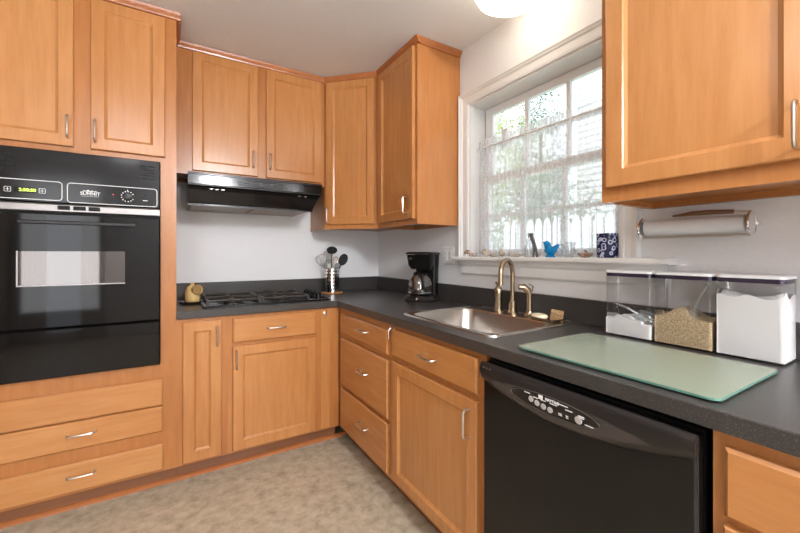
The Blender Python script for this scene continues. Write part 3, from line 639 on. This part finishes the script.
bm = BM(); lathe(bm, [(.008, 0), (.008, .004)], n=12); bmesh.ops.transform(bm, matrix=Matrix.Translation((-.128, -.02, .022)) @ Matrix.Rotation(R(-80), 4, 'Y'), verts=bm.verts); build('switch', bm, 'chrome', cm)
bm = BM(); box(bm, -.1005, -.0965, .03, .052, .268, .278); build('badge', bm, 'strip', cm)
# outlet
oo = thing('wall_outlet', 'white two-gang electrical outlet plate on the wall beside the window casing', 'outlet', (0, -.985, 1.213))
bm = BM(); 
loft(bm, [[(x, p[0], p[1]) for p in rrect(-.057+i_, .057-i_, -.057+i_, .057-i_, .006, 0)] for x, i_ in ((0, 0), (-.005, 0), (-.007, .003))]); build('cover_plate', bm, 'trim', oo)
for y_ in (-.024, .024):
    bm = BM(); loft(bm, [[(x, y_+p[0], p[1]) for p in rrect(-.014, .014, -.03, .03, .005, 0)] for x in (-.007, -.009)]); s_ = build('socket', bm, 'white', oo)
    bm = BM()
    for zz in (-.016, .014):
        for dd in (-.006, .006): box(bm, -.0096, -.009, y_+dd-.001, y_+dd+.001, zz-.005, zz+.005)
    build('slot', bm, 'matte', s_)

# ---------------------------------------------------------------- dishwasher
dw = thing('dishwasher', 'black built-in dishwasher under the worktop between sink and right cabinet', 'dishwasher', (-.61, -1.957, 0), RZ)
# local x 0..0.614
bm = BM(); box(bm, .004, .606, .0, .57, .1, .865); build('dishwasher_body', bm, 'matte', dw)
bm = BM(); box(bm, .01, .60, .05, .5, 0, .099); build('toe_panel', bm, 'matte', dw)
bm = BM(); loft(bm, [ringsq(.004, .606, .11, .858, 0, -.001), ringsq(.004, .606, .11, .858, 0, -.024), ringsq(.004, .606, .11, .858, .006, -.030)]); build('door_panel', bm, 'black', dw)
zb = lambda x: .811-.054*max(0, 1-((x-.29)/.31)**2)
def csec(x):
    b = zb(x); m_ = (b+.862)/2
    return [(-.0295, b), (-.0335, b+.003), (-.041, b+.016), (-.0455, m_), (-.0445, .846), (-.040, .857), (-.034, .862), (-.0295, .862)]
bm = BM(); loft(bm, [[(x, y, z) for y, z in csec(x)] for x in [.004+.602*k/40 for k in range(41)]]); cs = build('console', bm, 'satin', dw, True)
def surf(x, z):
    q = csec(x)
    for (y0, z0), (y1, z1) in zip(q, q[1:]):
        if z0 <= z <= z1 and z1 > z0: return y0+(y1-y0)*(z-z0)/(z1-z0)
    return -.034
def strip_decal(x0, x1, top, bot, off, nm, m_, parent, n=40, nz=10):
    bm = BM(); g = []
    for i in range(n+1):
        x = x0+(x1-x0)*i/n; a, b = bot(x), top(x); g.append([bm.verts.new((x, surf(x, a+(b-a)*k/nz)-off, a+(b-a)*k/nz)) for k in range(nz+1)])
    for p, q in zip(g, g[1:]):
        for k in range(nz): bm.faces.new((p[k], q[k], q[k+1], p[k+1]))
    return build(nm, bm, m_, parent, True)
ex0, ex1 = .042, .528; ec = (ex0+ex1)/2; eh = lambda x: max(0, 1-((x-ec)/((ex1-ex0)/2))**2)
strip_decal(ex0, ex1, lambda x: .812+.022*eh(x), lambda x: .812-.050*eh(x), .0012, 'eye_panel', mat('charcoal console plastic', (.050, .042, .040), .22), cs)
ov_c, ov_w, ov_h, oz = .280, .137, .025, .808
ovx = lambda s: (lambda x: oz+s*ov_h*math.sqrt(max(0, 1-((x-ov_c)/ov_w)**2)))
strip_decal(ov_c-ov_w, ov_c+ov_w, ovx(1), ovx(-1), .0024, 'control_oval', 'satin', cs)
bm = BM(); P_ = [(ov_c+ov_w*math.cos(k*PI/30), oz+ov_h*math.sin(k*PI/30)) for k in range(61)]; tube(bm, [(x, surf(x, z)-.003, z) for x, z in P_], .0007, 5); build('oval_rim', bm, 'pewter', cs)
grey = mat('pale grey button', (.42, .40, .39), .4)
for x, z in ((.217, .808), (.237, .803), (.258, .800), (.279, .798), (.362, .802)):
    bm = BM(); lathe(bm, [(.0085 if x < .3 else .0105, 0), (.008, .0015)], n=16); bmesh.ops.transform(bm, matrix=facing_front(x, surf(x, z)-.0028, z), verts=bm.verts); build('button', bm, grey, cs)
text('maker_name', 'MAYTAG', .0105, 'white', cs, facing_front(.286, surf(.28, .823)-.0042, .8235))
bm = BM(); box(bm, .243, .256, surf(.25, .823)-.0044, surf(.25, .823)-.0026, .818, .829); build('maker_mark', bm, 'white', cs)
for (x, z, l) in tuple((a_+.018, b_+.008, c_) for a_, b_, c_ in ((.185, .814, .020), (.300, .816, .030), (.215, .8085, .016), (.240, .8085, .016), (.272, .8085, .022), (.318, .808, .02), (.352, .806, .016), (.352, .8025, .016), (.262, .792, .012), (.262, .788, .012), (.292, .791, .010), (.292, .787, .010), (.312, .792, .007), (.312, .787, .007), (.372, .789, .022))):
    bm = BM(); box(bm, x-l/2, x+l/2, surf(x, z)-.0038, surf(x, z)-.0024, z-.0009, z+.0009); build('control_print', bm, 'white', cs)
for k in range(3):
    bm = BM(); box(bm, .018+k*.014, .028+k*.014, surf(.03, .848)-.0012, surf(.03, .848)+.001, .8455, .8485); build('vent_slot', bm, 'strip', cs)

# ---------------------------------------------------------------- cutting board
bm = BM(); loft(bm, [[(p[0], p[1], z) for p in rrect(-.598, -.217, -2.583, -2.066, .02, 0)] for z in (.9245, .9300)])
for f_ in bm.faces: f_.material_index = 0 if abs(f_.normal.z) > .5 else 1
bm.normal_update()
for f_ in bm.faces: f_.material_index = 0 if abs(f_.normal.z) > .5 else 1
cb = thing('cutting_board', 'frosted green glass cutting board lying on the worktop above the dishwasher', 'cutting board', (0, 0, 0))
build('board', bm, 'board', cb, mats=['board', 'boardedge'])
for x in (-.57, -.25):
    for y in (-2.55, -2.1):
        bm = BM(); lathe(bm, [(.008, 0), (.008, .0038)], (x, y, CZ), 12); build('rubber_foot', bm, 'matte', cb)

# ---------------------------------------------------------------- canisters
def canister(label, y0, y1, cont, scoop, xf=-.135, xb=-.024, H_=.232):
    t = thing('food_canister', label, 'canister', ((xf+xb)/2, (y0+y1)/2, CZ), 0, 'clear canisters')
    a, b = (xb-xf)/2, (y1-y0)/2-.0015
    bm = BM(); loft(bm, [rrect(-a+.006, a-.006, -b+.006, b-.006, .012, 0), rrect(-a+.002, a-.002, -b+.002, b-.002, .014, .004), rrect(-a, a, -b, b, .014, H_)], True, False); build('canister_body', bm, 'plastic', t, True)
    bm = BM(); loft(bm, [rrect(-a+.003, a-.003, -b+.003, b-.003, .012, H_-.012), rrect(-a+.003, a-.003, -b+.003, b-.003, .012, H_+.001)]); build('seal', bm, 'seal', t)
    bm = BM(); loft(bm, [rrect(-a-.002, a+.002, -b, b, .014, H_+.001), rrect(-a-.003, a+.003, -b, b, .014, H_+.008), rrect(-a+.002, a-.002, -b+.004, b-.004, .012, H_+.011), rrect(-a+.012, a-.012, -b+.014, b-.014, .01, H_+.010)]); build('lid', bm, 'lid', t, True)
    # contents: block with an uneven top
    mname, hf, nm, lab = cont
    n = 22; bm = BM(); ax, by = a-.0035, b-.0035; g = []
    for i in range(n+1):
        g.append([bm.verts.new((-ax+2*ax*i/n, by-2*by*j/n, hf(i/n, j/n))) for j in range(n+1)])
    for i in range(n):
        for j in range(n): bm.faces.new((g[i][j], g[i][j+1], g[i+1][j+1], g[i+1][j]))
    edge = [g[0][j] for j in range(n+1)]+[g[i][n] for i in range(1, n+1)]+[g[n][j] for j in range(n-1, -1, -1)]+[g[i][0] for i in range(n-1, 0, -1)]
    low = [bm.verts.new((v.co.x, v.co.y, .006)) for v in edge]
    for i in range(len(edge)): k_ = (i+1) % len(edge); bm.faces.new((edge[i], edge[k_], low[k_], low[i]))
    bm.faces.new(low)
    c_ = build(nm, bm, mname, smooth=True); c_['kind'] = 'stuff'; tag(c_, lab, nm.replace('_', ' ')); c_.location = t.location
    if scoop:
        s = thing('scoop', scoop[0], 'scoop', t.location)
        p, q = Vector(scoop[1]), Vector(scoop[2]); bm = BM(); tube(bm, [p, (p+q)/2+Vector((0, 0, .003)), q], [.006, .004, .005], 8); build('handle', bm, 'clearglass', s, True)
        d = (p-q).normalized(); bm = BM(); e = d.cross(Vector((1, 0, 0))).normalized(); f3 = d.cross(e); rings = []
        for k in range(6):
            u = k/5; rr_ = .014+.006*math.sin(u*PI*.6); rings.append([tuple(p+d*(.045*u)+e*rr_*math.cos(w_*PI/6)*1.2+f3*rr_*math.sin(w_*PI/6)) for w_ in range(12)])
        loft(bm, rings, True, False); build('scoop_cup', bm, 'clearglass', s, True)
    return t
nz = lambda i, j, s, a, o=0: a*noise.noise(Vector((i*s, j*s, o)))
canister('clear square canister with a little white sugar, leftmost of the row', -2.250, -2.086,
    ('flour', lambda i, j: .062+.012*math.exp(-((j-.35)/.2)**2)+nz(i, j, 5, .01)-(.008 if j > .8 else 0), 'white_sugar', 'white sugar heaped low in the leftmost canister'),
    ('clear plastic scoop lying on the white sugar', (-.01, -.018, .085), (-.02, .055, .115)))
canister('clear canister half full of tan grain, middle of the row', -2.419, -2.253,
    ('grain', lambda i, j: .092+.030*math.exp(-((j-.42)/.2)**2)+.004*i+nz(i, j, 6, .008, 3), 'tan_grain', 'tan grain heaped in the middle canister'),
    ('clear plastic scoop stuck upright in the tan grain', (-.012, -.02, .125), (-.02, -.058, .205)))
canister('large clear canister nearly full of white flour, rightmost of the row', -2.577, -2.422,
    ('flour', lambda i, j: .178+nz(i, j, 3, .018, 9)+.006*math.exp(-((j)/.15)**2)+.006*math.exp(-((1-j)/.15)**2), 'white_flour', 'white flour filling the rightmost canister'), None)

# ---------------------------------------------------------------- paper towel holder
pt = thing('paper_towel_holder', 'chrome wall-mounted paper towel holder with a brown bar above the canisters', 'paper towel holder', (-.075, -2.343, 1.315))
for s in (-1, 1):
    bm = BM(); y = s*.148
    tube(bm, [(.034*math.cos(k*PI/16), y, .034*math.sin(k*PI/16)) for k in range(33)], .004, 8)
    ring = build('end_ring', bm, 'chrome', pt, True)
    bm = BM(); lathe(bm, [(.031, 0), (.030, .003), (.006, .004)], n=24); bmesh.ops.transform(bm, matrix=Matrix.Translation((0, y-.002, 0)) @ Matrix.Rotation(R(-90), 4, 'X'), verts=bm.verts); build('end_cap', bm, 'chrome', ring, True)
    bm = BM(); tube(bm, [(.034, y, 0), (.073, y, 0)], .006, 10); lathe(bm, [(.014, 0), (.014, .003)], n=12) if False else None; build('wall_arm', bm, 'chrome', pt, True)
bm = BM(); tube(bm, [(0, -.146, 0), (0, .146, 0)], .006, 10); build('spindle', bm, 'chrome', pt, True)
bm = BM(); tube(bm, [(-.008, -.148, -.034), (-.008, .148, -.034)], .0045, 10); build('lower_rod', bm, 'nickel', pt, True)
bm = BM(); tube(bm, [(-.0, -.107, .038), (0, -.05, .041), (0, 0, .041), (0, .055, .037)], [.006, .0075, .0075, .003], 10); build('upper_bar', bm, 'woodbar', pt, True)
bm = BM(); tube(bm, [(0, -.148, .034), (0, -.107, .038)], .003, 8); build('bar_wire', bm, 'nickel', pt, True)
bm = BM(); lathe(bm, [(.0065, -.137), (.026, -.137), (.0262, .137), (.0065, .137)], n=28); bmesh.ops.transform(bm, matrix=Matrix.Rotation(R(-90), 4, 'X'), verts=bm.verts)
o = tag(build('paper_towel_roll', bm, 'paper', smooth=True), 'thin roll of white paper towel on the chrome holder', 'paper towel'); o.location = (-.075, -2.343, 1.315)

# ---------------------------------------------------------------- things on the window stool
SZ = 1.2075
def lump(name, label, cat, loc, dims, m_, rz=0, seed=0, group=None, amp=.25):
    bm = BM(); bmesh.ops.create_icosphere(bm, subdivisions=3, radius=1)
    for v in bm.verts:
        n_ = v.co.normalized(); k_ = 1+amp*noise.noise(n_*1.7+Vector((seed, 0, 0))); v.co = Vector((n_.x*dims[0]*k_, n_.y*dims[1]*k_, n_.z*dims[2]*k_))
    zmin = min(v.co.z for v in bm.verts)
    for v in bm.verts: v.co.z -= zmin
    o = build(name, bm, m_, smooth='all'); tag(o, label, cat, group); o.location = loc; o.rotation_euler = (0, 0, rz); return o
def spiral_shell(name, label, loc, r, m_, rz):
    bm = BM(); pts = []; rad = []
    for k in range(44):
        a = k*.42; s = math.exp(-k*.055); pts.append((r*1.1*s*math.cos(a), r*1.9*(1-s), r*1.1*s*math.sin(a))); rad.append(r*.75*s)
    tube(bm, pts, rad, 10); zmin = min(v.co.z for v in bm.verts)
    for v in bm.verts: v.co.z -= zmin
    o = build(name, bm, m_, smooth='all'); tag(o, label, 'seashell', 'shells on the window stool'); o.location = loc; o.rotation_euler = (0, 0, rz)
def shell_dish(loc, r, m_, label, rz=0):
    bm = BM(); n = 40; ring = lambda k_, z: [(k_*r*(1+.05*math.cos(9*q*2*PI/n))*math.cos(q*2*PI/n), k_*r*.62*(1+.05*math.cos(9*q*2*PI/n))*math.sin(q*2*PI/n), z) for q in range(n)]
    loft(bm, [ring(.4, 0), ring(.8, .008), ring(1, .02), ring(.95, .02), ring(.7, .010), ring(.3, .006)]); o = build('shell_dish', bm, m_, smooth=True); tag(o, label, 'shell', 'shells on the window stool'); o.location = loc; o.rotation_euler = (0, 0, rz)
spiral_shell('seashell', 'brown and cream spiral seashell at the far left of the window ledge', (.0, -1.165, SZ), .018, 'shellbrown', R(200))
lump('seashell', 'small pale rounded seashell next to the brown spiral shell', 'seashell', (.0, -1.225, SZ), (.016, .022, .011), 'shell', .3, 2, 'shells on the window stool')
spiral_shell('seashell', 'upright grey-tan spiral seashell, second large shell from the left', (.0, -1.325, SZ), .019, 'shell', R(120))
lump('seashell', 'low white seashell lying left of the flat shell dish', 'seashell', (.0, -1.375, SZ), (.014, .03, .009), 'shell', .1, 7, 'shells on the window stool')
lump('bird_figurine', 'small white bird-like figurine left of the glass bottle', 'figurine', (.0, -1.445, SZ), (.016, .022, .02), 'shell', .1, 4)
shell_dish((.0, -1.535, SZ), .042, 'shell', 'flat pale shell dish on the ledge left of the glass bottle', R(90))
o = thing('glass_bottle', 'small clear glass bottle on the ledge beside the dark metal figure', 'bottle', (.012, -1.612, SZ))
bm = BM(); lathe(bm, [(.018, 0), (.021, .004), (.021, .045), (.010, .062), (.009, .085), (.012, .087), (.012, .092), (.008, .092)], n=20, cap1=False); build('bottle_body', bm, 'clearglass', o, 'all')
bm = BM(); tube(bm, [(0, 0, .095), (-.004, 0, .115), (.0, .004, .125), (.004, 0, .115), (0, -.002, .096)], .0018, 6); build('wire_loop', bm, 'pewter', o, True)
o = thing('metal_figurine', 'dark grey metal two-legged figurine standing on the window ledge', 'figurine', (.0, -1.655, SZ))
bm = BM(); tube(bm, [(0, -.020, 0), (0, -.012, .04), (.003, .004, .075), (0, .012, .10)], [.006, .006, .008, .008], 8); tube(bm, [(0, .004, .0), (0, -.001, .04), (.003, .008, .075), (0, .018, .105)], [.005, .0055, .008, .007], 8); build('figure_body', bm, 'pewter', o, True)
bm = BM(); bmesh.ops.create_icosphere(bm, subdivisions=2, radius=.011); bmesh.ops.translate(bm, vec=(0, .016, .112), verts=bm.verts); build('figure_head', bm, 'pewter', o, 'all')
# blue bird
o = thing('bluebird_figurine', 'glossy turquoise bird figurine on the window ledge', 'figurine', (-.0, -1.748, SZ))
bm = BM(); tube(bm, [(0, .028, .045), (0, .020, .040), (0, .004, .034), (0, -.012, .032), (0, -.026, .040), (0, -.040, .055), (0, -.046, .060)], [.004, .016, .024, .022, .014, .008, .004], 14)
tube(bm, [(0, .010, .045), (0, .017, .062), (0, .020, .072), (0, .020, .080)], [.018, .016, .013, .003], 14); lathe(bm, [(.022, 0), (.024, .004), (.014, .012), (.012, .02)], n=16); build('bird_body', bm, 'bluecer', o, 'all')
bm = BM(); tube(bm, [(0, .030, .072), (0, .044, .069)], [.005, .001], 8); build('beak', bm, 'bluecer', o, True)
# white creamer glass
o = thing('glass_creamer', 'small clear glass creamer right of the turquoise bird', 'creamer', (.02, -1.832, SZ))
bm = BM(); lathe(bm, [(.018, 0), (.022, .003), (.030, .03), (.026, .05), (.034, .07)], n=24, cap1=False); build('creamer_body', bm, 'clearglass', o, 'all')
bm = BM(); tube(bm, [(0, .028, .06), (0, .048, .062), (0, .052, .045), (0, .03, .025)], .003, 8); build('creamer_handle', bm, 'clearglass', o, True)
shell_dish((-.0, -1.925, SZ), .036, 'shellbrown', 'brown-rimmed shell dish on the ledge left of the blue cup', R(90))
lump('tiny_shell', 'tiny dark shell standing up in the brown-rimmed shell dish', 'seashell', (-.0, -1.927, SZ+.0065), (.006, .008, .013), 'shellbrown', 0, 5)
o = thing('blue_cup', 'dark blue cup with white flower pattern at the right end of the window ledge', 'cup', (.0, -2.022, SZ))
bm = BM(); lathe(bm, [(.038, 0), (.040, .003), (.040, .100), (.037, .100), (.036, .006)], n=28); build('cup_body', bm, 'bluecup', o, True)
